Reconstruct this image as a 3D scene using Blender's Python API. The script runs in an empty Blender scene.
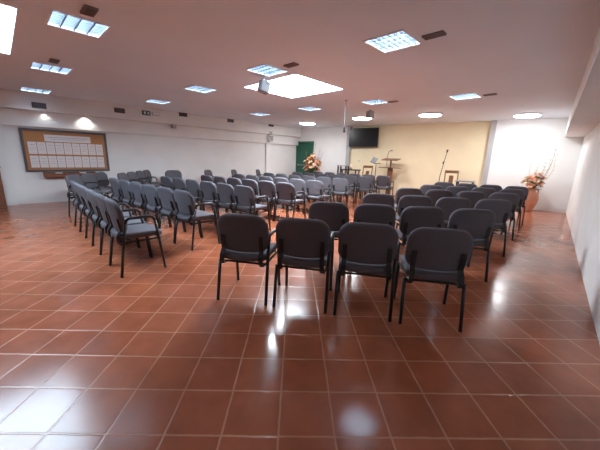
import bpy, bmesh, math, random
from mathutils import Vector, Matrix
random.seed(7)
PI = math.pi
C = bpy.context.scene.collection
scene = bpy.context.scene

# ------------------------------------------------------------------ camera
F = 288.0; PITCH = 0.23; ROLL = 0.03; H = 1.36; ZC = 2.68
cp, sp, cr, sr = math.cos(PITCH), math.sin(PITCH), math.cos(ROLL), math.sin(ROLL)
R0 = Vector((1, 0, 0)); U0 = Vector((0, sp, cp)); FW = Vector((0, cp, -sp))
RT = R0 * cr + U0 * sr; UP = U0 * cr - R0 * sr
EYE = Vector((0, 0, H))
cam_d = bpy.data.cameras.new('camera'); cam = bpy.data.objects.new('camera', cam_d); C.objects.link(cam)
cam_d.sensor_fit = 'HORIZONTAL'; cam_d.sensor_width = 36; cam_d.lens = 36 * F / 600
cam_d.clip_start = 0.05; cam_d.clip_end = 100
M = Matrix((RT, UP, -FW)).transposed().to_4x4(); M.translation = EYE
cam.matrix_world = M
scene.camera = cam

def ray(x, y): return RT * ((x - 300) / F) - UP * ((y - 225) / F) + FW
def at(x, y, z):
    d = ray(x, y); return EYE + d * ((z - H) / d.z)
def hit(x, y, p, n):
    d = ray(x, y); return EYE + d * ((Vector(p) - EYE).dot(n) / d.dot(n))

# ------------------------------------------------------------------ materials
def mat(name, col, rough=0.6, metal=0.0, noise=0.0, nscale=20, bump=0.0, bscale=200, emit=None, spec=0.5):
    m = bpy.data.materials.new(name); m.use_nodes = True
    nt = m.node_tree; b = nt.nodes['Principled BSDF']
    b.inputs['Base Color'].default_value = (*col, 1); b.inputs['Roughness'].default_value = rough
    b.inputs['Metallic'].default_value = metal; b.inputs['Specular IOR Level'].default_value = spec
    tc = nt.nodes.new('ShaderNodeTexCoord')
    if noise:
        n = nt.nodes.new('ShaderNodeTexNoise'); n.inputs['Scale'].default_value = nscale; n.inputs['Detail'].default_value = 4
        nt.links.new(tc.outputs['Object'], n.inputs['Vector'])
        r = nt.nodes.new('ShaderNodeMapRange'); r.inputs[1].default_value = .3; r.inputs[2].default_value = .7
        r.inputs[3].default_value = 1 - noise; r.inputs[4].default_value = 1 + noise
        nt.links.new(n.outputs['Fac'], r.inputs[0])
        mx = nt.nodes.new('ShaderNodeMix'); mx.data_type = 'RGBA'; mx.blend_type = 'MULTIPLY'; mx.inputs[0].default_value = 1
        mx.inputs[6].default_value = (*col, 1)
        nt.links.new(r.outputs[0], mx.inputs[7]); nt.links.new(mx.outputs[2], b.inputs['Base Color'])
    if bump:
        n2 = nt.nodes.new('ShaderNodeTexNoise'); n2.inputs['Scale'].default_value = bscale; n2.inputs['Detail'].default_value = 2
        nt.links.new(tc.outputs['Object'], n2.inputs['Vector'])
        bp = nt.nodes.new('ShaderNodeBump'); bp.inputs['Strength'].default_value = bump; bp.inputs['Distance'].default_value = .004
        nt.links.new(n2.outputs['Fac'], bp.inputs['Height']); nt.links.new(bp.outputs[0], b.inputs['Normal'])
    if emit:
        b.inputs['Emission Color'].default_value = (*emit[0], 1); b.inputs['Emission Strength'].default_value = emit[1]
    return m

def wood(name, c1, c2, scale=6, rough=.45):
    m = mat(name, c1, rough); nt = m.node_tree; b = nt.nodes['Principled BSDF']
    tc = nt.nodes.new('ShaderNodeTexCoord'); mp = nt.nodes.new('ShaderNodeMapping'); mp.inputs['Scale'].default_value = (1, 8, 8)
    n = nt.nodes.new('ShaderNodeTexNoise'); n.inputs['Scale'].default_value = scale; n.inputs['Detail'].default_value = 6
    cr_ = nt.nodes.new('ShaderNodeValToRGB'); cr_.color_ramp.elements[0].color = (*c1, 1); cr_.color_ramp.elements[1].color = (*c2, 1)
    cr_.color_ramp.elements[0].position = .35; cr_.color_ramp.elements[1].position = .65
    nt.links.new(tc.outputs['Object'], mp.inputs[0]); nt.links.new(mp.outputs[0], n.inputs['Vector'])
    nt.links.new(n.outputs['Fac'], cr_.inputs[0]); nt.links.new(cr_.outputs[0], b.inputs['Base Color'])
    return m

WHITE = mat('white_wall_paint', (.80, .81, .80), .75, noise=.03, nscale=2, bump=.05, bscale=150)
CREAM = mat('cream_wall_paint', (.88, .76, .52), .75, noise=.03, nscale=2, bump=.05, bscale=150)
CEIL = mat('ceiling_paint', (.80, .88, .97), .85, noise=.02, nscale=1)
GREYP = mat('grey_paint', (.42, .42, .43), .7, noise=.02, nscale=3)
FABRIC = mat('grey_blue_fabric', (.113, .107, .121), .95, noise=.22, nscale=260, bump=.4, bscale=420, spec=.2)
FABRIC_SEAT = FABRIC
METAL = mat('black_enamelled_steel', (.012, .012, .014), .38, spec=.5, noise=.05, nscale=30)
BLACKP = mat('black_plastic', (.015, .015, .017), .5, noise=.05, nscale=40)
SCREEN = mat('dark_glass_screen', (.006, .007, .009), .3, noise=.02, nscale=3)
CVENT = mat('mauve_grey_grille_metal', (.20, .17, .175), .6, noise=.05, nscale=30)
GREYPL = mat('grey_plastic', (.30, .30, .31), .5, noise=.04, nscale=20)
DARKV = mat('dark_grille_metal', (.09, .08, .085), .6, noise=.05, nscale=30)
WHITEM = mat('white_enamel', (.82, .83, .84), .4, noise=.02, nscale=20)
ALU = mat('bright_louvre_aluminium', (.22, .25, .30), .35, noise=.02, nscale=20, metal=.3)
REFL = mat('lamp_reflector', (.55, .60, .66), .35, noise=.02, nscale=20)
TUBE = mat('fluorescent_tube_glass', (.9, .95, 1), .4, emit=((.68, .86, 1.0), 16.0), noise=.01)
PANE_SIDE = mat('blue_sky_glazing', (.9, .95, 1), .4, emit=((.64, .83, 1.0), 10.0), noise=.01)
PANE = mat('skylight_glazing', (.9, .95, 1), .4, emit=((.80, .91, 1.0), 31.0), noise=.01)
LAMPG = mat('opal_lamp_glass', (1, .98, .95), .4, emit=((.97, .98, 1.0), 30.0), noise=.01)
GREEN = mat('dark_green_door_paint', (.012, .10, .062), .4, noise=.08, nscale=8)
WOODD = wood('dark_reddish_wood', (.13, .045, .022), (.24, .09, .045))
WOODM = wood('brown_wood', (.17, .08, .035), (.28, .14, .06))
CORK = mat('orange_brown_cork', (.42, .19, .075), .85, noise=.18, nscale=60)
PAPER = mat('white_paper', (.72, .68, .68), .8, noise=.02, nscale=40)
INK = mat('grey_print', (.42, .38, .39), .85, noise=.1, nscale=30)
TERRA = mat('terracotta_pot', (.50, .23, .14), .7, noise=.12, nscale=14, bump=.1, bscale=60)
STEM = mat('green_leaf', (.10, .17, .05), .6, noise=.25, nscale=30)
TWIG = mat('brown_twig', (.22, .15, .10), .7, noise=.15, nscale=40)
TWIGP = mat('pale_twig', (.55, .48, .38), .7, noise=.15, nscale=40)
BL1 = mat('peach_petals', (.86, .50, .32), .6, noise=.15, nscale=30)
BL2 = mat('cream_petals', (.86, .70, .52), .6, noise=.1, nscale=30)
BL3 = mat('orange_petals', (.85, .33, .08), .6, noise=.15, nscale=30)
BL4 = mat('rust_petals', (.45, .14, .05), .6, noise=.15, nscale=30)
CLOTH = mat('off_white_cloth', (.70, .62, .50), .9, noise=.05, nscale=30)

def floor_material():
    m = bpy.data.materials.new('glazed_terracotta_tiles'); m.use_nodes = True
    nt = m.node_tree; N = nt.nodes.new; L = nt.links.new; b = nt.nodes['Principled BSDF']
    tc = N('ShaderNodeTexCoord'); mp = N('ShaderNodeMapping'); mp.vector_type = 'TEXTURE'
    T = 0.2845
    mp.inputs['Location'].default_value = (-.094, 2.014, 0); mp.inputs['Rotation'].default_value = (0, 0, .02)
    mp.inputs['Scale'].default_value = (T, T, T)
    L(tc.outputs['Object'], mp.inputs[0])
    sx = N('ShaderNodeSeparateXYZ'); L(mp.outputs[0], sx.inputs[0])
    def math_(op, a, bb=None):
        n = N('ShaderNodeMath'); n.operation = op
        for i, v in enumerate((a, bb)):
            if v is None: continue
            if isinstance(v, (int, float)): n.inputs[i].default_value = v
            else: L(v, n.inputs[i])
        if op == 'COMPARE': n.inputs[2].default_value = .1
        return n.outputs[0]
    nz = N('ShaderNodeTexNoise'); nz.inputs['Scale'].default_value = 3; nz.inputs['Detail'].default_value = 3; L(mp.outputs[0], nz.inputs['Vector'])
    wob = math_('MULTIPLY', math_('SUBTRACT', nz.outputs['Fac'], .5), .03)
    def edge(o):
        f = math_('FRACT', math_('ADD', o, wob)); return math_('SUBTRACT', .5, math_('ABSOLUTE', math_('SUBTRACT', f, .5)))
    e = math_('MINIMUM', edge(sx.outputs[0]), edge(sx.outputs[1]))
    g = N('ShaderNodeMapRange'); g.interpolation_type = 'SMOOTHSTEP'; L(e, g.inputs[0])
    g.inputs[1].default_value = .010; g.inputs[2].default_value = .026; g.inputs[3].default_value = 1; g.inputs[4].default_value = 0
    grout = g.outputs[0]
    cell = N('ShaderNodeCombineXYZ'); L(math_('FLOOR', sx.outputs[0]), cell.inputs[0]); L(math_('FLOOR', sx.outputs[1]), cell.inputs[1])
    wn = N('ShaderNodeTexWhiteNoise'); wn.noise_dimensions = '2D'; L(cell.outputs[0], wn.inputs['Vector'])
    ramp = N('ShaderNodeValToRGB'); L(wn.outputs['Value'], ramp.inputs[0])
    el = ramp.color_ramp.elements
    el[0].color = (.295, .086, .040, 1); el[1].color = (.335, .104, .052, 1)
    e2 = ramp.color_ramp.elements.new(.5); e2.color = (.315, .095, .046, 1)
    n3 = N('ShaderNodeTexNoise'); n3.inputs['Scale'].default_value = 1.6; n3.inputs['Detail'].default_value = 5; L(mp.outputs[0], n3.inputs['Vector'])
    r3 = N('ShaderNodeMapRange'); L(n3.outputs['Fac'], r3.inputs[0]); r3.inputs[1].default_value = .3; r3.inputs[2].default_value = .7; r3.inputs[3].default_value = .86; r3.inputs[4].default_value = 1.14
    mx = N('ShaderNodeMix'); mx.data_type = 'RGBA'; mx.blend_type = 'MULTIPLY'; mx.inputs[0].default_value = 1
    L(ramp.outputs[0], mx.inputs[6]); L(r3.outputs[0], mx.inputs[7])
    mg = N('ShaderNodeMix'); mg.data_type = 'RGBA'; L(math_('MULTIPLY', grout, math_('ADD', .2, n3.outputs['Fac'])), mg.inputs[0]); L(mx.outputs[2], mg.inputs[6]); mg.inputs[7].default_value = (.50, .26, .16, 1)
    L(mg.outputs[2], b.inputs['Base Color'])
    rr = N('ShaderNodeMapRange'); L(wn.outputs['Value'], rr.inputs[0]); rr.inputs[3].default_value = .175; rr.inputs[4].default_value = .23
    def is_cell(cx, cy):
        return math_('MULTIPLY', math_('COMPARE', math_('FLOOR', sx.outputs[0]), cx), math_('COMPARE', math_('FLOOR', sx.outputs[1]), cy))
    polished = math_('ADD', is_cell(1, -3), is_cell(-1, -1))
    rough0 = math_('MULTIPLY', rr.outputs[0], math_('SUBTRACT', 1.0, math_('MULTIPLY', polished, .4)))
    L(math_('ADD', math_('ADD', rough0, math_('MULTIPLY', grout, .015)), math_('MULTIPLY', math_('SUBTRACT', n3.outputs['Fac'], .5), .02)), b.inputs['Roughness'])
    b.inputs['Specular IOR Level'].default_value = .5
    bp = N('ShaderNodeBump'); bp.inputs['Strength'].default_value = .25; bp.inputs['Distance'].default_value = .003
    hh = math_('MULTIPLY', grout, -1.0); L(hh, bp.inputs['Height']); L(bp.outputs[0], b.inputs['Normal'])
    return m
FLOOR = floor_material()

# ------------------------------------------------------------------ mesh helpers
def add_box(bm, c, s, rot=None):
    c = Vector(c); vs = []
    for z in (-.5, .5):
        for x, y in ((-.5, -.5), (.5, -.5), (.5, .5), (-.5, .5)):
            v = Vector((x * s[0], y * s[1], z * s[2]))
            if rot is not None: v = rot @ v
            vs.append(bm.verts.new(c + v))
    for f in ((3, 2, 1, 0), (4, 5, 6, 7), (0, 1, 5, 4), (1, 2, 6, 5), (2, 3, 7, 6), (3, 0, 4, 7)):
        bm.faces.new([vs[i] for i in f])
def add_prism(bm, poly, z0, z1):
    a = [bm.verts.new((p[0], p[1], z0)) for p in poly]; b = [bm.verts.new((p[0], p[1], z1)) for p in poly]
    n = len(poly); bm.faces.new(a[::-1]); bm.faces.new(b)
    for i in range(n): bm.faces.new((a[i], a[(i + 1) % n], b[(i + 1) % n], b[i]))
def add_tube(bm, pts, r, n=8, r1=None):
    pts = [Vector(p) for p in pts]; rings = []
    m = len(pts)
    for i, p in enumerate(pts):
        t = (pts[min(i + 1, m - 1)] - pts[max(i - 1, 0)]).normalized()
        a = t.cross(Vector((0, 0, 1)))
        if a.length < .1: a = t.cross(Vector((1, 0, 0)))
        a.normalize(); b = t.cross(a).normalized()
        rr = r if r1 is None else r + (r1 - r) * i / (m - 1)
        rings.append([bm.verts.new(p + (a * math.cos(2 * PI * k / n) + b * math.sin(2 * PI * k / n)) * rr) for k in range(n)])
    # keep rings from twisting
    for i in range(m - 1):
        A, B = rings[i], rings[i + 1]
        off = min(range(n), key=lambda o: sum((A[k].co - B[(k + o) % n].co).length for k in range(n)))
        B[:] = [B[(k + off) % n] for k in range(n)]
        for k in range(n): 
            f = bm.faces.new((A[k], A[(k + 1) % n], B[(k + 1) % n], B[k])); f.smooth = True
    bm.faces.new(rings[0][::-1]); bm.faces.new(rings[-1])
def add_lathe(bm, prof, n=24, c=(0, 0, 0)):
    c = Vector(c); rings = []
    for r, z in prof:
        rings.append([bm.verts.new(c + Vector((r * math.cos(2 * PI * k / n), r * math.sin(2 * PI * k / n), z))) for k in range(n)])
    for A, B in zip(rings, rings[1:]):
        for k in range(n):
            f = bm.faces.new((A[k], A[(k + 1) % n], B[(k + 1) % n], B[k])); f.smooth = True
    bm.faces.new(rings[0][::-1]); bm.faces.new(rings[-1])
def obj(name, bm, m, parent=None, loc=None, bevel=0.0):
    bmesh.ops.recalc_face_normals(bm, faces=bm.faces)
    me = bpy.data.meshes.new(name); bm.to_mesh(me); bm.free(); me.materials.append(m)
    o = bpy.data.objects.new(name, me); C.objects.link(o)
    if parent: o.parent = parent
    if loc is not None: o.location = loc
    if bevel:
        md = o.modifiers.new('bevel', 'BEVEL'); md.width = bevel; md.segments = 2; md.limit_method = 'ANGLE'
    return o
def tag(o, label, cat, group=None):
    o['label'] = label; o['category'] = cat
    if group: o['group'] = group
    return o
def thing(name, label, cat, loc=(0, 0, 0), rotz=0, group=None):
    o = bpy.data.objects.new(name, None); C.objects.link(o); o.empty_display_size = .1
    o.location = loc; o.rotation_euler = (0, 0, rotz)
    return tag(o, label, cat, group)
def struct(name, bm, m, bevel=0.0):
    o = obj(name, bm, m, bevel=bevel); o['kind'] = 'structure'; return o
def dup(root, loc, rotz, label, group=None, scale=None):
    r = root.copy(); C.objects.link(r); r.location = loc; r.rotation_euler = (0, 0, rotz); r['label'] = label
    if scale: r.scale = scale
    if group: r['group'] = group
    for ch in list(root.children):
        c = ch.copy(); C.objects.link(c); c.parent = r
        for g in list(ch.children):
            d = g.copy(); C.objects.link(d); d.parent = c
    return r
def B(): return bmesh.new()
def box_part(name, c, s, m, parent, rot=None, bevel=0.0):
    b = B(); add_box(b, c, s, rot); return obj(name, b, m, parent, bevel=bevel)

# ------------------------------------------------------------------ room plan
CR = Vector((7.81, 8.39, 0))                      # back right corner
CL = Vector((-.25, 14.25, 0))                     # back left corner
dR = Vector((-.6478, -.7618, 0)).normalized()       # along right wall toward the camera
nR = Vector((-dR.y, dR.x, 0)); nR = nR if nR.dot(-CR) > 0 else -nR
dB = (CL - CR).normalized(); nB = Vector((dB.y, -dB.x, 0)); nB = nB if nB.dot(-CR) > 0 else -nB
dL = (Vector((-6.9, 7.35, 0)) - CL).normalized(); nL = Vector((dL.y, -dL.x, 0)); nL = nL if nL.dot(-CL) > 0 else -nL
LEN = 19.0
RR = CR + dR * LEN
LL = CL + dL * ((LEN - (CL - CR).dot(dR)) / dL.dot(dR))
TH = .15
def wall_slab(name, a, b, n, m, z0=0, z1=ZC + .02, th=TH, off=0.0):
    bm = B(); add_prism(bm, [a + n * off, b + n * off, b + n * (off - th), a + n * (off - th)], z0, z1)
    return struct(name, bm, m)
wall_slab('wall_right', CR, RR, nR, WHITE)
wall_slab('wall_left', CL, LL, nL, WHITE)
nK = -dR
wall_slab('wall_rear', RR - nR * .2, LL - nL * .2, -(Vector((dR.x, dR.y, 0))), WHITE)
# back wall: cream recess between two white sections
def back_pt(px, py=170): return hit(px, py, CR, nB)
p_cr, p_cl = back_pt(487.5, 165), back_pt(348.5, 160)
p_cr.z = p_cl.z = 0
REC = .10
wall_slab('wall_back', CR - dB * .2, CL + dB * .2, nB, CREAM, off=-REC)
bm = B(); add_prism(bm, [CR - dB * .15, p_cr, p_cr - nB * REC, CR - dB * .15 - nB * REC], 0, ZC); struct('wall_back_right', bm, WHITE)
bm = B(); add_prism(bm, [CL + dB * .15, p_cl, p_cl - nB * REC, CL + dB * .15 - nB * REC], 0, ZC); struct('wall_back_left', bm, WHITE)
bm = B(); add_prism(bm, [p_cr - dB * .06 + nB * .015, p_cr + dB * .08 + nB * .015, p_cr + dB * .08 - nB * REC, p_cr - dB * .06 + nB * .0], 0, ZC); struct('trim_1', bm, GREYP)
bm = B(); add_prism(bm, [p_cl + dB * .14 + nB * .015, p_cl - dB * .02 + nB * .015, p_cl - dB * .02 - nB * REC, p_cl + dB * .14], 0, ZC); struct('trim_2', bm, GREYP)

# floor
bm = B(); add_prism(bm, [CR - dR * .3 - nR * .3, CL - dB * -.3 - nB * .3, LL - nL * .3 + dR * .3, RR - nR * .3 + dR * .3], -.1, 0)
struct('floor', bm, FLOOR)

# ceiling with openings for skylights and recessed lamps
LAMPS = [  # centre, side
    ((-2.45, 3.49), .49), ((-4.20, 5.21), .50), ((-6.14, 7.08), .52), ((-2.15, 6.44), .49), ((-.59, 4.96), .48),
    ((1.0, 3.70), .48), ((1.66, 7.23), .49), ((3.30, 6.38), .50), ((-3.82, 8.06), .49), ((.18, 8.44), .49), ((-1.39, 9.79), .49)]
AZ = math.radians(44)
ax = Vector((math.sin(AZ), math.cos(AZ), 0)); ay = Vector((-math.cos(AZ), math.sin(AZ), 0))
def sq(c, a, b): 
    c = Vector((c[0], c[1], 0)); return [c + ax * (sx * a / 2) + ay * (sy * b / 2) for sx, sy in ((-1, -1), (1, -1), (1, 1), (-1, 1))]
SKY_MAIN = sq((-.21, 6.11), 1.30, 1.44)
SKY_SIDE = sq(Vector((-2.8, 3.17, 0)) + ax * -.72 + ay * .78, 1.45, 2.0)
SKY_SIDE = [p + (Vector((-2.8, 3.17, 0)) - SKY_SIDE[1]) for p in SKY_SIDE]
def ceiling_mesh(zz):
    bm = B(); edges = []
    outer = [CR - dR * .1 - nR * .1, CL + dB * .1 - nB * .1, LL - nL * .1 + dR * .1, RR - nR * .1 + dR * .1]
    for loop in [outer, SKY_MAIN, SKY_SIDE] + [sq(c, s, s) for c, s in LAMPS]:
        v = [bm.verts.new((p.x, p.y, zz)) for p in loop]
        edges += [bm.edges.new((v[i], v[(i + 1) % len(v)])) for i in range(len(v))]
    bmesh.ops.triangle_fill(bm, use_beauty=True, use_dissolve=False, edges=edges)
    return bm
bm = ceiling_mesh(ZC)
r = bmesh.ops.extrude_face_region(bm, geom=bm.faces[:])
bmesh.ops.translate(bm, verts=[v for v in r['geom'] if isinstance(v, bmesh.types.BMVert)], vec=(0, 0, .06))
struct('ceiling', bm, CEIL)

def skylight(label, loop, h, pane):
    t = thing('skylight', label, 'skylight', (sum((p for p in loop), Vector()) / 4).to_tuple()[:2] + (ZC,))
    o = Vector(t.location); bm = B(); n = 4
    cen = sum(loop, Vector()) / 4
    def ring(k, z): return [bm.verts.new(Vector((p.x, p.y, z)) + (p - cen).normalized() * k - Vector((o.x, o.y, ZC))) for p in loop]
    a, b_, c, d = ring(.004, ZC + .0), ring(.004, ZC + h), ring(.05, ZC + h), ring(.05, ZC + .061)
    e = ring(.004, ZC + .061)
    for A, Bq in ((e, b_), (b_, c), (c, d), (d, e)):
        for i in range(4): bm.faces.new((A[i], A[(i + 1) % 4], Bq[(i + 1) % 4], Bq[i]))
    bmesh.ops.delete(bm, geom=a, context='VERTS')
    obj('shaft', bm, WHITEM, t)
    bm = B(); add_prism(bm, [(p.x - o.x + (p - cen).normalized().x * .03, p.y - o.y + (p - cen).normalized().y * .03) for p in loop], h + .002, h + .03)
    obj('pane', bm, pane, t)
    return t
skylight('large square skylight glowing white in the middle of the ceiling', SKY_MAIN, .12, PANE)
skylight('bright bluish skylight at the left edge of the ceiling', SKY_SIDE, .22, PANE_SIDE)

# ------------------------------------------------------------------ recessed lamps
def make_lamp(s, label):
    t = thing('ceiling_light', label, 'ceiling light', (0, 0, 0), 0, 'square recessed fluorescent ceiling lights')
    bm = B(); h = s / 2 - .003; zt = .13
    v = [bm.verts.new((sx * h, sy * h, 0)) for sx, sy in ((-1, -1), (1, -1), (1, 1), (-1, 1))]
    w = [bm.verts.new((sx * h, sy * h, zt)) for sx, sy in ((-1, -1), (1, -1), (1, 1), (-1, 1))]
    for i in range(4): bm.faces.new((v[i], v[(i + 1) % 4], w[(i + 1) % 4], w[i]))
    bm.faces.new(w); obj('housing', bm, REFL, t)
    bm = B(); k = h + .012
    for sx in (-1, 1): add_box(bm, (sx * h, 0, -.005), (.022, 2 * k, .008)); add_box(bm, (0, sx * h, -.005), (2 * h - .022, .022, .008))
    obj('frame', bm, WHITEM, t)
    for i in range(4):
        x = (-.375 + .25 * i) * 2 * h
        bm = B(); add_tube(bm, [(x, -h * .94, .075), (x, h * .94, .075)], .016, 8); obj('tube', bm, TUBE, t)
    bm = B()
    for i in range(1, 4): add_box(bm, ((-.5 + .25 * i) * 2 * h, 0, .022), (.013, 2 * h * .99, .040))
    for j in range(1, 7): add_box(bm, (0, (-.5 + j / 7) * 2 * h, .022), (2 * h * .99, .011, .038))
    obj('louvre', bm, ALU, t)
    return t
lamp_labels = ['largest square louvred ceiling light, near the upper left skylight',
    'square louvred ceiling light, second nearest on the left side',
    'square louvred ceiling light above the notice board',
    'square louvred ceiling light left of the large central skylight',
    'square louvred ceiling light just in front of the large central skylight',
    'square louvred ceiling light nearest on the right side',
    'small square louvred ceiling light just left of the round lamp over the screen',
    'square louvred ceiling light between two round lamps on the right half',
    'square louvred ceiling light above the exit sign on the left bulkhead',
    'dim square louvred ceiling light just beyond the central skylight',
    'dim square louvred ceiling light by the left bulkhead past the central skylight']
lamp0 = make_lamp(.49, lamp_labels[0])
for i, ((c, s), lb) in enumerate(zip(LAMPS, lamp_labels)):
    k = s / .49; loc = (c[0], c[1], ZC); rz = -AZ + PI / 2
    if i == 0: lamp0.location = loc; lamp0.rotation_euler = (0, 0, rz); lamp0.scale = (k, k, 1)
    else: dup(lamp0, loc, rz, lb, scale=(k, k, 1))

# slot vents beside the lamps
def make_vent(name, w, d, hgt, label, cat, group, n=5, m=CVENT):
    t = thing(name, label, cat, (0, 0, 0), 0, group)
    bm = B(); e = .014
    for sx in (-1, 1): add_box(bm, (sx * (w / 2 - e / 2), 0, 0), (e, d, hgt)); add_box(bm, (0, sx * (d / 2 - e / 2), 0), (w - 2 * e, e, hgt))
    add_box(bm, (0, 0, hgt * .3), (w - 2 * e, d - 2 * e, hgt * .3))
    obj('frame', bm, m, t)
    bm = B()
    for i in range(n): add_box(bm, (0, (-.5 + (i + .5) / n) * (d - 2 * e), -hgt * .2), (w - 2 * e, .006, hgt * .5), Matrix.Rotation(.5, 3, 'X'))
    obj('slats', bm, m, t)
    return t
cv = [((89, 10), 'dark slot vent beside the largest ceiling light, top left'), ((54, 60.5), 'dark slot vent beside the second ceiling light on the left'),
      ((434, 34.5), 'dark slot vent right of the nearest ceiling light on the right side'), ((291, 64.5), 'dark slot vent beside the light in front of the central skylight'),
      ((490, 94.3), 'dark slot vent beside the ceiling light between two round lamps'), ((393, 101.3), 'small dark slot vent above the screen, beside a square light')]
v0 = None
for px, lb in cv:
    p = at(*px, ZC); loc = (p.x, p.y, ZC - .009)
    if v0 is None: v0 = make_vent('air_vent', .22, .11, .018, lb, 'vent', 'slot vents in the ceiling'); v0.location = loc; v0.rotation_euler = (0, 0, -AZ + PI / 2 + PI / 2)
    else: dup(v0, loc, -AZ + PI, lb)

# round surface lamps at the back
rl = [((307.5, 123.5), 'round glowing ceiling lamp above the green door'), ((362, 118.3), 'round glowing ceiling lamp above the wall screen'),
      ((430, 115), 'round glowing ceiling lamp over the right part of the cream wall'), ((527, 115.5), 'round glowing ceiling lamp over the tall flower pot at right')]
rl0 = None
for px, lb in rl:
    p = at(*px, ZC - .03); p.z = ZC
    gap = (p - CR).dot(nB)
    if gap < .75: p = p + nB * (.75 - gap)
    gl = (p - CL).dot(nL)
    if rl0 is None:
        rl0 = thing('round_ceiling_lamp', lb, 'ceiling lamp', p, 0, 'round ceiling lamps near the back wall')
        bm = B(); add_lathe(bm, [(.31, 0), (.31, -.035), (.295, -.04), (.29, -.03), (.29, -.0)], 32); obj('rim', bm, WHITEM, rl0)
        bm = B(); add_lathe(bm, [(.288, -.012), (.285, -.045), (.24, -.062), (.12, -.072), (.01, -.074)], 32); obj('diffuser', bm, LAMPG, rl0)
    else: dup(rl0, p, 0, lb)

# ------------------------------------------------------------------ left wall: pilaster, beam, bulkhead
def left_z(x, y): return hit(x, y, CL + nL * .10, nL).z
zb = left_z(110, 132)
BK = .24
zk = hit(110, 118, CL + nL * BK, nL).z
ZB0 = round(zb, 3); ZK0 = round(zk, 3)
print('beam bottom', ZB0, 'bulkhead bottom', ZK0)
bm = B(); add_prism(bm, [CL, LL, LL + nL * .10, CL + nL * .10], ZB0, ZC); struct('trim_3', bm, WHITE)
bm = B(); add_prism(bm, [CL + nL * .10, LL + nL * .10, LL + nL * BK, CL + nL * BK], ZK0, ZC); struct('trim_4', bm, WHITE)
q = hit(267.5, 165, CL, nL); q.z = 0
bm = B(); add_prism(bm, [q - dL * .12, q + dL * .14, q + dL * .14 + nL * .09, q - dL * .12 + nL * .09], 0, ZB0); struct('trim_5', bm, WHITE)
q = hit(13.5, 180, CL, nL); q.z = 0
bm = B(); add_prism(bm, [q, LL, LL + nL * .10, q + nL * .10], 0, ZB0); struct('trim_6', bm, WHITE)

# right soffit
zs = hit(575, 137, CR, nB).z
ZS = round(zs, 3); print('soffit', ZS)
bm = B(); add_prism(bm, [CR, RR, RR + nR * .41, CR + nR * .41], ZS, ZC); struct('trim_7', bm, WHITE)

rotL = math.atan2(dL.y, dL.x) + PI        # local x runs along the left wall to the back corner, local -y... into room
def wall_frame(d, n):
    """matrix with x along d, y out of the wall (n), z up"""
    m_ = Matrix((Vector((d.x, d.y, 0)), Vector((n.x, n.y, 0)), Vector((0, 0, 1)))).transposed(); return m_.to_4x4()
def on_wall(t, p, d, n):
    m_ = wall_frame(d, n); m_.translation = p; t.matrix_world = m_
    t.location = p; t.rotation_euler = m_.to_euler()
LX = -dL if (-dL).cross(nL).z > 0 else dL
BX = -dB if (-dB).cross(nB).z > 0 else dB
RX = -dR if (-dR).cross(nR).z > 0 else dR
# LX/BX/RX: right handed with n as y

# vents in the left bulkhead
bv = [((39, 105.5), .27, 'dark slot vent on the left bulkhead above the notice board'), ((119.5, 110.5), .27, 'dark slot vent on the left bulkhead beside the exit sign'),
      ((183, 114.5), .27, 'dark slot vent on the left bulkhead between the exit sign and the pilaster'), ((230.5, 120.5), .27, 'dark slot vent on the left bulkhead, second from the back'),
      ((271, 125), .27, 'dark slot vent on the left bulkhead, farthest back above the pilaster')]
w0 = None
for px, w, lb in bv:
    p = hit(*px, CL + nL * BK, nL) + nL * .008
    if w0 is None:
        w0 = make_vent('wall_vent', w, .016, .13, lb, 'vent', 'slot vents along the left bulkhead')
        for ch in w0.children: bpy.data.objects.remove(ch)
        bm = B(); e = .012
        for s in (-1, 1): add_box(bm, (s * (w / 2 - e / 2), 0, 0), (e, .016, .13)); add_box(bm, (0, 0, s * (.065 - e / 2)), (w - 2 * e, .016, e))
        add_box(bm, (0, -.004, 0), (w - 2 * e, .006, .13 - 2 * e)); obj('frame', bm, DARKV, w0)
        bm = B()
        for i in range(5): add_box(bm, (0, .002, (-.5 + (i + .5) / 5) * .105), (w - 2 * e, .008, .007), Matrix.Rotation(.5, 3, 'X'))
        obj('slats', bm, DARKV, w0); on_wall(w0, p, LX, nL)
    else:
        o = dup(w0, p, 0, lb); o.rotation_euler = w0.rotation_euler

# exit sign
p = hit(146, 113, CL + nL * BK, nL)
t = thing('exit_sign', 'small dark green exit sign on the left bulkhead', 'sign'); on_wall(t, p, LX, nL)
SIGN = mat('sign_green', (.02, .13, .11), .5, noise=.04)
box_part('panel', (0, .018, 0), (.23, .035, .13), SIGN, t, bevel=.004)
bm = B(); add_box(bm, (-.055, .037, .02), (.035, .004, .035)); add_box(bm, (-.055, .037, -.02), (.055, .004, .03)); add_box(bm, (.045, .037, 0), (.05, .004, .075)); obj('pictogram', bm, WHITEM, t)
p = hit(155.5, 114, CL + nL * BK, nL)
t = thing('emergency_light', 'pale slim emergency light on the bulkhead right of the exit sign', 'lamp'); on_wall(t, p, LX, nL)
box_part('base', (0, .012, 0), (.22, .024, .09), GREYPL, t, bevel=.004); box_part('cover', (0, .036, 0), (.20, .025, .075), WHITEM, t, bevel=.01)
# small wall speaker on the beam
p = hit(173, 125.5, CL + nL * .10, nL)
t = thing('wall_speaker', 'small grey speaker on the left beam between two vents', 'speaker'); on_wall(t, p, LX, nL)
box_part('case', (0, .06, 0), (.13, .115, .17), GREYPL, t, bevel=.008); box_part('grille', (0, .119, 0), (.11, .006, .15), GREYP, t); box_part('bracket', (0, .0, .02), (.05, .02, .05), BLACKP, t)
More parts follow.
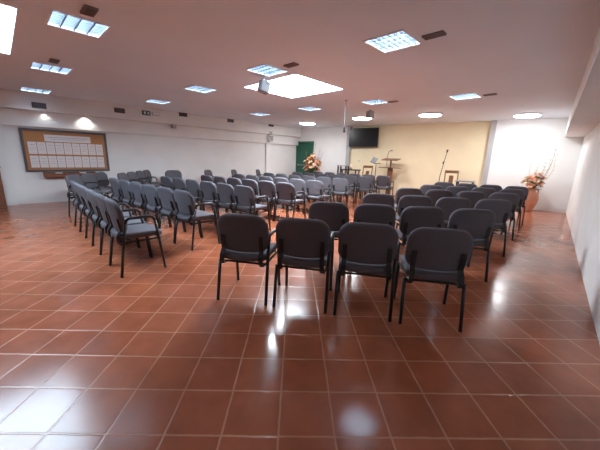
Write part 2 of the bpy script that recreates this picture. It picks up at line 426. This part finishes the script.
# unit on the pilaster
p = hit(269, 137.5, CL + nL * .12, nL)
t = thing('wall_speaker', 'white box speaker mounted at the top of the pilaster', 'speaker'); on_wall(t, p, LX, nL)
box_part('case', (0, .09, -.04), (.22, .15, .26), WHITEM, t, bevel=.01); box_part('grille', (0, .167, -.04), (.18, .006, .21), GREYPL, t); box_part('bracket', (0, .06, .17), (.16, .12, .15), GREYP, t)

# spot downlights over the board
spots = [((44, 113.5), 'tiny lit spotlight above the left end of the notice board', .4), ((85, 119.5), 'small spotlight glowing above the right end of the notice board', 6)]
for px, lb, en in spots:
    p = hit(*px, CL + nL * .17, nL); p.z = ZK0
    t = thing('spotlight', lb, 'spotlight', p, 0, 'spotlights above the notice board')
    bm = B(); add_lathe(bm, [(.035, 0), (.035, -.03), (.028, -.032), (.026, -.01)], 20); obj('ring', bm, WHITEM, t)
    bm = B(); add_lathe(bm, [(.025, -.008), (.02, -.02), (.004, -.024)], 16); obj('bulb', bm, LAMPG, t)
    ld = bpy.data.lights.new('spot_beam', 'SPOT'); ld.energy = en; ld.spot_size = 2.3; ld.spot_blend = .8; ld.color = (1, .95, .88); ld.shadow_soft_size = .03
    lo = bpy.data.objects.new('spot_beam', ld); C.objects.link(lo); lo.parent = t; lo.location = (0, 0, -.06)
    aim = (-nL * .35 + Vector((0, 0, -1))).normalized(); lo.rotation_euler = aim.to_track_quat('-Z', 'Y').to_euler()

# ------------------------------------------------------------------ notice board
ca, cb, cc, cd = [hit(*q, CL, nL) for q in ((20.5, 129.5), (106, 132), (108, 166.5), (25, 177))]
s0 = (ca + cd).dot(LX) / 2; s1 = (cb + cc).dot(LX) / 2
z1 = (ca.z + cb.z) / 2; z0 = (cc.z + cd.z) / 2
W, HH = abs(s1 - s0), z1 - z0; mid = (ca + cb + cc + cd) / 4
print('board', W, HH, z0)
base = CL + LX * ((mid - CL).dot(LX)); base.z = (z0 + z1) / 2
sgn = 1 if (cb - ca).dot(LX) > 0 else -1        # +1 if local x runs to the right in the photo
t = thing('notice_board', 'wide framed cork notice board on the left wall', 'notice board'); on_wall(t, base, LX, nL)
FR = mat('dark_grey_frame', (.085, .075, .08), .5, noise=.06, nscale=30)
box_part('cork_panel', (0, .015, 0), (W - .06, .03, HH - .06), CORK, t)
bm = B()
for s in (-1, 1): add_box(bm, (s * (W / 2 - .0275), .025, 0), (.055, .05, HH)); add_box(bm, (0, .025, s * (HH / 2 - .0275)), (W - .11, .05, .055))
obj('frame', bm, FR, t, bevel=.004)
def sheet(name, lb, cx, cz, w, h, group, lines):
    o = thing(name, lb, 'paper sheet', group=group); pt = base + LX * cx + nL * .031 + Vector((0, 0, cz)); on_wall(o, pt, LX, nL)
    box_part('page', (0, .002, 0), (w, .003, h), PAPER, o)
    for (lx, lz, lw, lh) in lines: box_part('printed_line', (lx, .0042, lz), (lw, .001, lh), INK, o)
ordn = ['first', 'second', 'third', 'fourth', 'fifth', 'sixth', 'seventh', 'eighth', 'ninth']
sheet('heading_strip', 'long white heading strip across the top of the notice board', sgn * W * .02, HH * .30, W * .54, HH * .16, None, [(0, .02, W * .46, .015), (0, -.025, W * .40, .012)])
pw = W / 9 * .81
for r_ in range(2):
    for k in range(9):
        cx = sgn * (-W * .44 + W * .88 * (k + .5) / 9)
        sheet('notice_sheet', f"white notice sheet, {ordn[k]} from the left in the {'upper' if r_ == 0 else 'lower'} row of the notice board", cx, (.06 if r_ == 0 else -.26) * HH, pw, HH * .28,
              'notice sheets on the board', [(0, HH * .07, pw * .6, .012), (0, HH * .0, pw * .7, .008), (0, -.05, pw * .65, .008)])
# shelf with leaflets under the board
sa, sb = hit(42.5, 170, CL, nL), hit(94, 168, CL, nL); sc_, sd = hit(42.5, 177.5, CL, nL), hit(94, 173.5, CL, nL)
sw = abs((sb - sa).dot(LX)); sz1 = z0 - .012; sz0 = (sc_.z + sd.z) / 2 - .02
m_ = (sa + sb) / 2; pb = CL + LX * ((m_ - CL).dot(LX)); pb.z = sz0
t = thing('leaflet_shelf', 'reddish wooden leaflet shelf on the wall below the notice board', 'shelf'); on_wall(t, pb, LX, nL)
hs = sz1 - sz0
box_part('bottom_board', (0, .10, .012), (sw, .20, .024), WOODD, t); box_part('back_board', (0, .01, hs / 2), (sw, .02, hs), WOODD, t)
for s in (-1, 1): box_part('side_panel', (s * (sw / 2 - .012), .11, hs / 2 + .012), (.024, .18, hs - .024), WOODD, t)
box_part('front_lip', (0, .19, .055), (sw - .05, .018, .06), WOODD, t)
for k, (fx, lb) in enumerate(((-.22, 'white leaflet stack at the left of the wooden shelf'), (.24, 'white leaflet stack at the right of the wooden shelf'))):
    o = thing('leaflet_stack', lb, 'leaflets', group='leaflets on the shelf'); on_wall(o, pb + LX * (sgn * fx * sw) + nL * .10 + Vector((0, 0, .0242)), LX, nL)
    for j in range(3): box_part('leaflet', (.006 * j - .006, -.05 + .05 * j, hs * .36 - .01 * j), (.16 * sw / 1.2, .012, hs * .7 - .02 * j), PAPER, o)

# wooden cabinet at the far left edge of the room
pcab = at(-6, 213, 0)
t = thing('wooden_cabinet', 'reddish brown wooden cabinet at the far left by the wall', 'cabinet', (0, 0, 0))
q = hit(4.5, 190, CL + nL * .42, nL); q.z = 0
on_wall(t, q + dL * .40 - nL * .14, LX, nL)
hz = .96
box_part('body', (0, -.02, hz / 2 - .02), (.78, .30, hz - .04), WOODD, t, bevel=.005); box_part('top', (0, -.01, hz - .015), (.82, .335, .03), WOODM, t, bevel=.004)
for s in (-1, 1):
    d = box_part('door', (s * .19, .138, hz / 2 - .02), (.36, .016, hz - .16), WOODD, t, bevel=.003); box_part('knob', (s * .04, .155, hz / 2), (.022, .022, .022), METAL, d, bevel=.006)

# ------------------------------------------------------------------ back wall things
def back(px, py, off=0.0): return hit(px, py, CR + nB * off, nB)
# green door
a, b_ = back(296.5, 160), back(313.3, 160); zt = back(305, 141.5).z
dw = abs((a - b_).dot(BX)); pm = (a + b_) / 2; pm.z = 0
t = thing('door_1', 'dark green door with panic bar in the back left corner', 'door'); on_wall(t, pm, BX, nB); t['kind'] = 'structure'
box_part('door_leaf', (0, .022, zt / 2 - .02), (dw - .08, .04, zt - .06), GREEN, t, bevel=.003)
bm = B()
for s in (-1, 1): add_box(bm, (s * (dw / 2 - .02), .03, zt / 2), (.04, .06, zt))
add_box(bm, (0, .03, zt - .02), (dw - .08, .06, .04)); obj('door_frame', bm, GREEN, t)
bm = B(); add_box(bm, (0, .085, 1.02), (dw - .2, .03, .03)); 
for s in (-1, 1): add_box(bm, (s * (dw / 2 - .14), .06, 1.02), (.04, .05, .09))
obj('panic_bar', bm, GREYPL, t)
# television
a, b_ = back(350.3, 137, .0), back(379, 137, .0); zt = back(365, 128.3).z; zb_ = back(365, 146.8).z
tw = abs((a - b_).dot(BX)); pm = (a + b_) / 2; pm.z = (zt + zb_) / 2
t = thing('television', 'black flat screen on the cream back wall', 'television'); on_wall(t, pm, BX, nB)
box_part('screen', (0, .10, 0), (tw - .03, .012, zt - zb_ - .03), SCREEN, t); box_part('case', (0, .075, 0), (tw, .05, zt - zb_), BLACKP, t, bevel=.006)
box_part('wall_bracket', (0, -.023, 0), (.3, .15, .25), METAL, t)

def ground_at(px, dist):
    """point on the floor in the column of the photo at px, the given distance in front of the back wall"""
    p = hit(px, 165, CR + nB * dist, nB); return Vector((p.x, p.y, 0))
def z_at(px, py, p):
    d = ray(px, py); return H + d.z * (math.hypot(p.x, p.y) / math.hypot(d.x, d.y))

# ------------------------------------------------------------------ flower pots
def petals(bm, c, r, n, rng, up):
    up = up.normalized(); a = up.orthogonal().normalized(); b_ = up.cross(a)
    for lay, (rr, el, m) in enumerate(((1.0, .25, n), (.66, .75, n - 1), (.34, 1.15, max(3, n - 3)))):
        for k in range(m):
            th = 2 * PI * (k + .5 * lay) / m + rng.uniform(-.15, .15)
            d = a * math.cos(th) + b_ * math.sin(th); s = up.cross(d)
            tip = c + (d * math.cos(el) + up * math.sin(el)) * r * rr
            mid_ = c + (d * math.cos(el) + up * (math.sin(el) + .18)) * r * rr * .6
            w = r * .42 * (.6 + .4 * rr)
            v0, v1, v2, v3, v4 = [bm.verts.new(q) for q in (c, mid_ + s * w, tip + s * w * .45, tip - s * w * .45, mid_ - s * w)]
            v5 = bm.verts.new(c - up * .006)
            bm.faces.new((v0, v1, v2, v3, v4)); bm.faces.new((v5, v4, v3, v2, v1)); 
    bmesh.ops.remove_doubles(bm, verts=bm.verts, dist=1e-5)
def pot(name, label, p, k):
    t = thing(name, label, 'vase', p)
    prof = [(.10, 0), (.115, .01), (.12, .03), (.16, .12), (.205, .27), (.225, .40), (.215, .50), (.17, .585), (.125, .63), (.115, .66), (.135, .70), (.15, .715), (.148, .73), (.125, .73), (.10, .66), (.11, .60), (.01, .58)]
    bm = B(); add_lathe(bm, [(r * k, z * k) for r, z in prof], 28); obj('body', bm, TERRA, t)
    for s in (-1, 1):
        bm = B(); add_tube(bm, [Vector((s * x, 0, z)) * k for x, z in ((.118, .68), (.19, .69), (.235, .64), (.235, .56), (.20, .50))], .018 * k, 8); obj('handle', bm, TERRA, t)
    return t
def bouquet(label, p, z0, spread, hgt, nfl, mats, rng, branches, leaf_n=70, fr=.055):
    t = thing('flower_arrangement', label, 'flowers', (p.x, p.y, z0))
    for i in range(nfl):
        th = rng.uniform(0, 2 * PI); u = math.sqrt(rng.random()) * spread; zz = hgt * (.18 + .82 * rng.random()) * (1.05 - .55 * (u / spread) ** 2)
        c = Vector((u * math.cos(th), u * math.sin(th), zz)); up = Vector((c.x, c.y, .25 + zz * .5))
        bm = B(); petals(bm, c, fr * rng.uniform(.75, 1.25), 7, rng, up); o = obj('flower', bm, rng.choice(mats), t)
        bm = B(); base_ = Vector((c.x * .12, c.y * .12, -.06)); add_tube(bm, [base_, base_.lerp(c, .5) + Vector((0, 0, .03)), c], .004, 5); obj('stem', bm, STEM, o)
    bm = B()
    for i in range(leaf_n):
        th = rng.uniform(0, 2 * PI); u = spread * rng.uniform(.15, .85); zz = hgt * rng.uniform(-.12, .75)
        c = Vector((u * math.cos(th), u * math.sin(th), zz)); d = Vector((math.cos(th), math.sin(th), rng.uniform(-.5, .7))).normalized()
        s = d.cross(Vector((0, 0, 1))).normalized(); l = rng.uniform(.08, .15); w = l * .22
        up = s.cross(d) * .012
        q = [c, c + d * l * .4 + s * w + up, c + d * l, c + d * l * .4 - s * w + up]
        va = [bm.verts.new(x) for x in q]; vb = [bm.verts.new(x - up.normalized() * .002) for x in q]
        bm.faces.new(va); bm.faces.new(vb[::-1])
        for k in range(4): bm.faces.new((va[k], vb[k], vb[(k + 1) % 4], va[(k + 1) % 4]))
        add_tube(bm, [(c.x * .15, c.y * .15, -.05), c], .003, 4)
    obj('foliage', bm, STEM, t)
    for (dx, dz, bend, m) in branches:
        bm = B(); side = Vector((BX.x, BX.y, 0)) * dx; yy = rng.uniform(-.08, .08) * nB
        pts = []
        for i in range(9):
            f = i / 8; pts.append(side * (f ** 1.0) + yy * f + Vector((BX.x, BX.y, 0)) * (bend * math.sin(f * PI)) + Vector((0, 0, -.05 + (dz + .05) * f)) + Vector((rng.uniform(-1, 1), rng.uniform(-1, 1), 0)) * .008)
        add_tube(bm, pts, .008, 6, .003)
        for i in range(3, 9):
            for _ in range(2):
                d = Vector((rng.uniform(-1, 1), rng.uniform(-1, 1), rng.uniform(.2, 1.2))).normalized() * rng.uniform(.04, .11)
                add_tube(bm, [pts[i], pts[i] + d], .003, 4, .0015)
                add_box(bm, pts[i] + d, (.012, .012, .016))
        obj('branch', bm, m, t)
    return t
rng = random.Random(5)
pv = at(532, 210.5, 0) + nB * .22 + dB * .13; print('vase to wall', (pv - CR).dot(nB), (pv - CR).dot(nR)); pot('terracotta_vase', 'tall terracotta vase with two handles by the right end of the back wall', pv, .94)
RS = -1 if ray(540, 180).cross(ray(500, 180)).z > 0 and BX.dot(RT) < 0 else 1
bouquet('peach and cream flower arrangement with tall twigs in the right terracotta vase', pv, .68, .24, .46, 36, [BL1, BL1, BL2, BL3], rng,
        [(RS * x, z, RS * b_, m) for x, z, b_, m in ((.34, 1.05, .10, TWIG), (.26, .95, .14, TWIGP), (.10, .80, -.05, TWIGP), (-.12, .75, -.06, TWIGP), (.22, .7, .02, TWIG), (.38, .8, .14, TWIGP), (.02, .65, .03, TWIGP))], fr=.092)
pf = ground_at(312.5, .95); pot('terracotta_vase', 'terracotta vase holding orange flowers near the green door', pf, .95)
bouquet('round orange and yellow flower arrangement near the green door', pf, .69, .38, .95, 85, [BL3, BL1, BL2, BL4, BL1], rng,
        [(RS * x, z, RS * b_, TWIG) for x, z, b_ in ((.38, 1.05, .05), (.5, .85, .05), (-.35, .9, -.05), (.1, 1.15, 0))], leaf_n=110, fr=.08)

# ------------------------------------------------------------------ sanctuary furniture
faceB = math.atan2(nB.x, -nB.y)      # rotate local -y to nB
def rz_to(n): return math.atan2(n.x, -n.y)
# lectern
p = ground_at(390.5, .42)
t = thing('lectern', 'wooden pedestal lectern with wide top and lower ledge', 'lectern', p, rz_to(nB))
zt = z_at(390.5, 160, p); zm = z_at(390.5, 168, p)
box_part('base_plate', (0, 0, .02), (.45, .40, .04), WOODM, t, bevel=.005); box_part('column', (0, .02, zm / 2 + .02), (.16, .14, zm - .04), WOODD, t, bevel=.01)
box_part('ledge', (0, 0, zm + .01), (.80, .34, .026), WOODD, t, bevel=.004); box_part('post', (0, .02, (zm + zt) / 2), (.05, .05, zt - zm), WOODD, t)
box_part('desk_top', (0, 0, zt + .02), (.60, .42, .028), WOODD, t, Matrix.Rotation(.14, 3, 'X'), bevel=.004)
bm = B(); g = Vector((-.22, .05, zt - .04)); add_tube(bm, [(-.16, .05, zm + .03), (-.17, .05, zt), (-.16, .04, zt + .16), (-.10, -.02, zt + .29), (0, -.08, zt + .34)], .008, 6); add_tube(bm, [(0, -.08, zt + .34), (.06, -.12, zt + .335)], .016, 8)
obj('microphone', bm, BLACKP, t)
# music stand
p = ground_at(376, 1.0); zt = z_at(373, 157, p); zd = z_at(374, 163.5, p)
t = thing('music_stand', 'black music stand with tilted desk beside the lectern', 'music stand', p, rz_to(nB))
bm = B(); add_tube(bm, [(0, 0, .25), (0, 0, zd)], .014, 8); obj('pole', bm, METAL, t)
for k in range(3):
    th = 2 * PI * k / 3 + .3; bm = B(); add_tube(bm, [(0, 0, .30), (.28 * math.cos(th), .28 * math.sin(th), .012)], .010, 6); obj('leg', bm, METAL, t)
box_part('desk', (-.09, 0, (zt + zd) / 2), (.19, .02, zt - zd), METAL, t, Matrix.Rotation(.35, 3, 'Y') @ Matrix.Rotation(-.4, 3, 'X'), bevel=.003)
box_part('tray', (.04, 0, zd + .005), (.26, .08, .02), METAL, t)
# slanted wooden chairs
def wood_chair(lb, p, rz, h=.98):
    t = thing('wooden_chair', lb, 'chair', p, rz)
    box_part('seat', (0, 0, .44), (.44, .42, .04), WOODM, t, bevel=.006)
    for sx in (-1, 1):
        bm = B(); add_tube(bm, [(sx * .19, .18, 0), (sx * .19, .17, .43)], .02, 8); obj('leg', bm, WOODM, t)
        bm = B(); add_tube(bm, [(sx * .19, -.20, 0), (sx * .19, -.19, .45), (sx * .19, -.27, h)], .02, 8); obj('leg', bm, WOODM, t)
    bm = B(); add_box(bm, (0, -.265, h - .04), (.40, .025, .09), Matrix.Rotation(.15, 3, 'X')); add_box(bm, (0, -.195, .52), (.36, .022, .05)); obj('back_rail', bm, WOODM, t)
    bm = B(); add_box(bm, (0, -.228, .73), (.13, .016, .40), Matrix.Rotation(.15, 3, 'X')); obj('back_splat', bm, WOODM, t)
    return t
p = ground_at(365, .45); wood_chair('small wooden chair turned sideways behind the table under the screen', p, rz_to(nB) + .9, max(1.0, z_at(366, 165.5, p)))
p = ground_at(453, .36); wood_chair('dark wooden slat back chair against the cream wall at right', p, rz_to(nB) + .15, z_at(454, 170.5, p))
# mic stand
p = ground_at(441, 1.0); zt = z_at(445, 152.5, p)
t = thing('microphone_stand', 'slim black microphone stand before the cream wall', 'microphone stand', p)
bm = B(); add_tube(bm, [(0, 0, .02), (0, 0, .55), (.01, -.006, .9), (.10, -.07, zt)], .011, 8); obj('pole', bm, METAL, t)
bm = B(); add_lathe(bm, [(.13, 0), (.13, .015), (.03, .03), (.012, .04)], 20); obj('base', bm, METAL, t)
bm = B(); add_tube(bm, [(.045, -.03, 1.30), (.055, -.04, 1.37)], .025, 8); obj('clamp', bm, BLACKP, t)
bm = B(); add_tube(bm, [(.10, -.07, zt), (.112, -.08, zt + .09)], .022, 8, .028); obj('microphone', bm, BLACKP, t)
# tables
def table(name, lb, p, rz, w, d, h, m, mleg=METAL):
    t = thing(name, lb, 'table', p, rz)
    box_part('table_top', (0, 0, h - .02), (w, d, .04), m, t, bevel=.004)
    for sx in (-1, 1):
        for sy in (-1, 1): box_part('leg', (sx * (w / 2 - .05), sy * (d / 2 - .05), (h - .04) / 2), (.045, .045, h - .04), mleg, t)
    return t
p = ground_at(343.5, .36); zt = z_at(345, 165, p); 
table('side_table', 'grey console table under the left edge of the wall screen', p, rz_to(nB), .46, .34, zt, GREYP)
p = ground_at(351, .85); zt = z_at(351, 169.3, p); pt_ = p.copy()
table('low_table', 'dark low table in front of the wall screen', p, rz_to(nB), .68, .40, zt, BLACKP, WOODD)
t = thing('table_lamp', 'small pinkish ornament standing on the dark low table', 'ornament', pt_ + Vector((0, 0, zt)))
t.name = 'ornament'
bm = B(); add_lathe(bm, [(.06, 0), (.06, .02), (.03, .04)], 16); obj('base', bm, WOODM, t)
bm = B(); add_lathe(bm, [(.028, .04), (.05, .09), (.045, .15), (.02, .19), (.005, .20)], 16); obj('figure', bm, BL2, t)
p = ground_at(468, .98); zt = z_at(468, 180.8, p)
table('stool_table', 'low narrow table with pale top right of the slat back chair', p, rz_to(nB), .52, .36, zt, GREYPL)
# wall sockets
for px, lb in (((349, 160.5), 'small white socket on the cream wall below the left of the screen'), ((359, 161), 'small white socket on the cream wall below the middle of the screen')):
    q = hit(*px, CR - nB * REC, nB); t = thing('wall_socket', lb, 'socket', group='sockets below the screen'); on_wall(t, q, BX, nB)
    box_part('plate', (0, .006, 0), (.085, .012, .085), WHITEM, t, bevel=.003); box_part('insert', (0, .013, 0), (.045, .004, .045), GREYPL, t)

# ------------------------------------------------------------------ hanging and wall mounted devices
p = at(264, 79, ZC); q2 = at(264, 86, 2.5)
pp = at(264, 77.5, ZC); pp.z = ZC
pp = Vector((-.68, 5.30, ZC)); 
pp = hit(264, 87, Vector((pp.x, pp.y, 0)), Vector((0, 1, 0)))
t = thing('projector', 'grey box projector hanging from the ceiling before the central skylight', 'projector', (pp.x, pp.y, pp.z), .6)
box_part('case', (0, 0, 0), (.17, .14, .19), GREYPL, t, Matrix.Rotation(.25, 3, 'Y'), bevel=.012)
box_part('front_face', (0, -.072, 0), (.13, .006, .15), GREYP, t, Matrix.Rotation(.25, 3, 'Y'))
bm = B(); add_tube(bm, [(0, 0, .08), (0, 0, ZC - pp.z)], .014, 8); add_lathe(bm, [(.05, ZC - pp.z - .015), (.05, ZC - pp.z)], 16); obj('mount', bm, WHITEM, t)
# hanging microphone
p = at(346, 100, ZC); zl = z_at(344.8, 132.5, p)
p = Vector((p.x, p.y, ZC)); zl = max(zl, 1.6)
t = thing('hanging_microphone', 'thin hanging pole with black tip left of the screen', 'microphone', p)
bm = B(); add_tube(bm, [(0, 0, 0), (0, 0, zl - ZC + .10)], .011, 8); add_lathe(bm, [(.035, -.012), (.035, 0)], 16); obj('pole', bm, GREYPL, t)
bm = B(); add_tube(bm, [(0, 0, zl - ZC + .11), (0, 0, zl - ZC)], .020, 8, .026); obj('capsule', bm, BLACKP, t)
# speaker by the lamp over the screen
p = at(370.5, 110, ZC); p.z = ZC
t = thing('ceiling_speaker', 'small grey box hanging from the ceiling beside the round lamp over the screen', 'speaker', p, .5)
box_part('case', (0, 0, -.12), (.17, .15, .17), GREYPL, t, bevel=.008); box_part('grille', (0, -.077, -.12), (.14, .005, .14), GREYP, t); box_part('mount', (0, 0, -.017), (.06, .06, .034), GREYP, t)
# speaker under the right soffit
q = hit(578.5, 131.5, CR, nR); 
t = thing('wall_speaker', 'grey box speaker under the right hand soffit near the back corner', 'speaker'); on_wall(t, q, RX, nR)
box_part('case', (0, .10, -.02), (.17, .15, .20), GREYPL, t, bevel=.008); box_part('grille', (0, .177, -.02), (.14, .005, .17), GREYP, t); box_part('bracket', (0, .012, -.02), (.06, .03, .08), METAL, t)

# ------------------------------------------------------------------ chairs
def pad_outline(w, h, r_top, r_bot, n=7, sag=0.0):
    pts = []
    for cx, cy, r, a0 in ((w / 2 - r_bot, -h / 2 + r_bot, r_bot, -PI / 2), (w / 2 - r_top, h / 2 - r_top, r_top, 0), (-w / 2 + r_top, h / 2 - r_top, r_top, PI / 2), (-w / 2 + r_bot, -h / 2 + r_bot, r_bot, PI)):
        for k in range(n):
            a = a0 + PI / 2 * k / (n - 1); pts.append((cx + r * math.cos(a), cy + r * math.sin(a)))
    out = []
    m = len(pts)
    for i in range(m):      # subdivide long straight runs
        a, b_ = pts[i], pts[(i + 1) % m]; L_ = math.dist(a, b_); k = max(1, int(L_ / .05))
        for j in range(k): out.append((a[0] + (b_[0] - a[0]) * j / k, a[1] + (b_[1] - a[1]) * j / k))
    return [(x, y + sag * max(0, 1 - (2 * x / w) ** 2) * (-1 if y < 0 else 1)) for x, y in out]
def pad(bm, outline, th, fn):
    """padded slab: outline in (u,v), thickness along w, mapped through fn(u,v,w)"""
    prof = [(-.5, .80), (-.5, .93), (-.40, .975), (-.2, 1), (.2, 1), (.40, .975), (.5, .92), (.54, .75), (.56, .4)]
    prof = [(-.52, .4)] + prof
    rings = [[bm.verts.new(fn(u * s, v * s, w * th)) for u, v in outline] for w, s in prof]
    n = len(outline)
    for A, B_ in zip(rings, rings[1:]):
        for k in range(n): bm.faces.new((A[k], A[(k + 1) % n], B_[(k + 1) % n], B_[k]))
    for rr, w, flip in ((rings[0], prof[0][0], 1), (rings[-1], prof[-1][0], 0)):
        c = bm.verts.new(fn(0, 0, w * th))
        for k in range(n): bm.faces.new((rr[(k + 1) % n], rr[k], c) if flip else (rr[k], rr[(k + 1) % n], c))
    for f in bm.faces: f.smooth = True
TILT = math.radians(11)
def back_fn(u, v, w):      # u across, v up, w forward; centre at z .655
    y = w + .16 * (u / .25) ** 2 * .18        # sides wrap forward
    return Vector((u, -.215 + y * math.cos(TILT) - v * math.sin(TILT), .668 + v * math.cos(TILT) + y * math.sin(TILT)))
def seat_fn(u, v, w):
    return Vector((u, .0 + v, .435 + w - .10 * max(0, v - .12) ** 1 * .5 + .02 * (u / .25) ** 2))
def make_chair(arm):
    t = thing('stacking_chair', 'grey chair', 'chair')
    bm = B(); pad(bm, pad_outline(.46, .47, .08, .06), .065, seat_fn); obj('seat', bm, FABRIC_SEAT, t)
    bm = B(); pad(bm, pad_outline(.492, .345, .115, .085, sag=.016), .055, back_fn); obj('backrest', bm, FABRIC, t)
    for s in (-1, 1):
        bm = B()
        path = [back_fn(s * .185, -.01, -.034), back_fn(s * .185, -.15, -.037), Vector((s * .187, -.248, .46)), Vector((s * .190, -.250, .405)), Vector((s * .195, -.225, .372)), Vector((s * .200, -.16, .368))]
        rows = []
        for i, q in enumerate(path):
            tg = (path[min(i + 1, 5)] - path[max(i - 1, 0)]).normalized(); nn = tg.cross(Vector((1, 0, 0))).normalized()
            rows.append([bm.verts.new(q + Vector((1, 0, 0)) * dx + nn * dn) for dx, dn in ((-.02, -.008), (.02, -.008), (.02, .008), (-.02, .008))])
        for A, Bq in zip(rows, rows[1:]):
            for k in range(4): bm.faces.new((A[k], A[(k + 1) % 4], Bq[(k + 1) % 4], Bq[k]))
        bm.faces.new(rows[0][::-1]); bm.faces.new(rows[-1])
        obj('back_upright', bm, METAL, t)
    bm = B()
    for s in (-1, 1): add_tube(bm, [(s * .222, -.20, .385), (s * .222, .20, .385)], .011, 8)
    for y in (-.20, .19): add_tube(bm, [(-.222, y, .385), (.222, y, .385)], .011, 8)
    obj('seat_frame', bm, METAL, t)
    for s in (-1, 1):
        if arm and s == 1:
            x = .241
            bm = B(); add_tube(bm, [(x, -.255, 0), (x, -.20, .385), (x, -.165, .60)], .0155, 8); obj('leg', bm, METAL, t)
            bm = B(); add_tube(bm, [(x, .215, 0), (x, .170, .385), (x, .140, .60)], .0155, 8); obj('leg', bm, METAL, t)
            bm = B(); add_tube(bm, [(x, -.165, .60), (x, -.155, .635), (x, -.125, .655), (x, .08, .660), (x, .112, .65), (x, .132, .625), (x, .140, .60)], .0165, 8); obj('armrest', bm, BLACKP, t)
        else:
            bm = B(); add_tube(bm, [(s * .238, -.265, 0), (s * .232, -.20, .40)], .0155, 8); obj('leg', bm, METAL, t)
            bm = B(); add_tube(bm, [(s * .238, .215, 0), (s * .232, .175, .40)], .0155, 8); obj('leg', bm, METAL, t)
    return t
protos = {}
def chair(top_xy, face_deg, label, group, arm):
    """top_xy: plan point of the middle of the back's top edge; face_deg: heading, clockwise from +y"""
    a = math.radians(face_deg); f = Vector((math.sin(a), math.cos(a), 0))
    loc = Vector((top_xy[0], top_xy[1], 0)) + f * .25
    if arm not in protos:
        t = protos[arm] = make_chair(arm); t.location = loc; t.rotation_euler = (0, 0, -a); t['label'] = label; t['group'] = group
        return t
    return dup(protos[arm], loc, -a, label, group)

# right block, six rows of four
RB = [[(245, 214), (304, 219), (367, 223), (438, 228)], [(328, 202), (378, 204.5), (426, 206.5), (474, 208.5)], [(380, 193.5), (417, 195.5), (456, 197.5), (495, 199)],
      [(409, 188), (442, 189.5), (473, 191), (505, 193)], [(433, 185), (459.5, 186), (485.5, 187.5), (511, 189)], [(447, 182), (469, 183.5), (492, 185), (513, 186)]]
RP = [.562, .55, .547, .54, .518, .512]
RF = [11, 8, 10, 13, 15, 20]
rown = ['nearest', 'second nearest', 'third nearest', 'fourth nearest', 'fifth nearest', 'sixth nearest', 'seventh nearest', 'farthest']
rowr = ['nearest', 'second nearest', 'third nearest', 'fourth nearest', 'fifth nearest', 'farthest']
pos4 = ['leftmost', 'second from left', 'third from left', 'rightmost']
for i, rw in enumerate(RB):
    pts = [at(x, y, .855) for x, y in rw]
    # fit an even row through the four measured places
    c = sum(pts, Vector()) / 4; d = (pts[3] - pts[0]) + (pts[2] - pts[1]) * .33; d.z = 0; d.normalize()
    RFD = math.degrees(math.atan2(-d.y, d.x)); fd = .5 * RFD + .5 * RF[i]; d = Vector((math.cos(math.radians(fd)), -math.sin(math.radians(fd)), 0))
    for k in range(4):
        chair(c + d * ((k - 1.5) * RP[i]), fd, f"dark grey chair, {pos4[k]} in the {rowr[i]} row of the right hand block", 'chairs in the right hand block', k < 3)

# left block, rows from the aisle toward the left wall
EL = [(107, 200), (180, 190), (242, 185.5), (284, 182.4), (314, 180), (340, 178), (365, 176.5), (383, 175.5)]
NL = [6, 6, 6, 6, 6, 6, 6, 6]; LF = [45, 39, 37, 36, 36, 36, 36, 36]
posn = ['first from the aisle', 'second from the aisle', 'third from the aisle', 'fourth from the aisle', 'fifth from the aisle', 'sixth from the aisle']
for i, (px, n, fd) in enumerate(zip(EL, NL, LF)):
    p0 = at(*px, .855) + (Vector((-.05, .09, 0)) if i == 0 else Vector()); a = math.radians(fd); d = Vector((-math.cos(a), math.sin(a), 0))
    for k in range(n):
        chair(p0 + d * (k * .522), fd, f"grey chair, {posn[k]} in the {rown[i]} row of the left hand block", 'chairs in the left hand block', True)

# chairs standing along the left wall, turned into the room
WL = [(-5.0, 6.3, 84), (-5.07, 6.84, 84), (-5.14, 7.38, 84), (-4.55, 7.32, 82), (-4.63, 7.86, 82), (-4.71, 8.40, 82), (-4.79, 8.94, 82), (173, 0, 150), (207, 0, 100), (233, 0, 96), (257, 0, 96)]
wlab = ['grey chair by the left wall under the notice board, farthest left', 'grey chair by the left wall, second from the left below the notice board', 'grey chair by the left wall, third from the left below the notice board',
        'grey chair by the left wall, first of the tight four right of the notice board', 'grey chair by the left wall, second of the tight four right of the notice board', 'grey chair by the left wall, third of the tight four right of the notice board', 'grey chair by the left wall, last of the tight four right of the notice board',
        'grey chair standing askew against the left wall, facing the camera', 'lone grey chair by the left wall halfway to the pilaster', 'grey chair seen edge on by the left wall, left of the pilaster', 'grey chair seen edge on by the left wall, just before the pilaster']
for (x, y, fd), lb in zip(WL, wlab):
    if x > 0: q = hit(x, 172, CL + nL * .72, nL); x, y = q.x, q.y
    chair((x, y), fd, lb, 'chairs along the left wall', True)

# ------------------------------------------------------------------ world, colour
w = bpy.data.worlds.new('world'); scene.world = w; w.use_nodes = True
w.node_tree.nodes['Background'].inputs[0].default_value = (.55, .7, .9, 1); w.node_tree.nodes['Background'].inputs[1].default_value = .5
scene.view_settings.view_transform = 'Standard'; scene.view_settings.look = 'None'; scene.view_settings.gamma = 1
scene.view_settings.use_curve_mapping = False; scene.view_settings.exposure = 1.12
scene.cycles.use_denoising = True
scene.cycles.max_bounces = 10; scene.cycles.diffuse_bounces = 6; scene.cycles.sample_clamp_indirect = 6
scene.cycles.caustics_reflective = False; scene.cycles.caustics_refractive = False
scene.cycles.blur_glossy = 1.0; scene.cycles.sample_clamp_indirect = 3.0
scene.cycles.denoising_prefilter = 'ACCURATE'; scene.cycles.denoising_input_passes = 'RGB_ALBEDO_NORMAL'
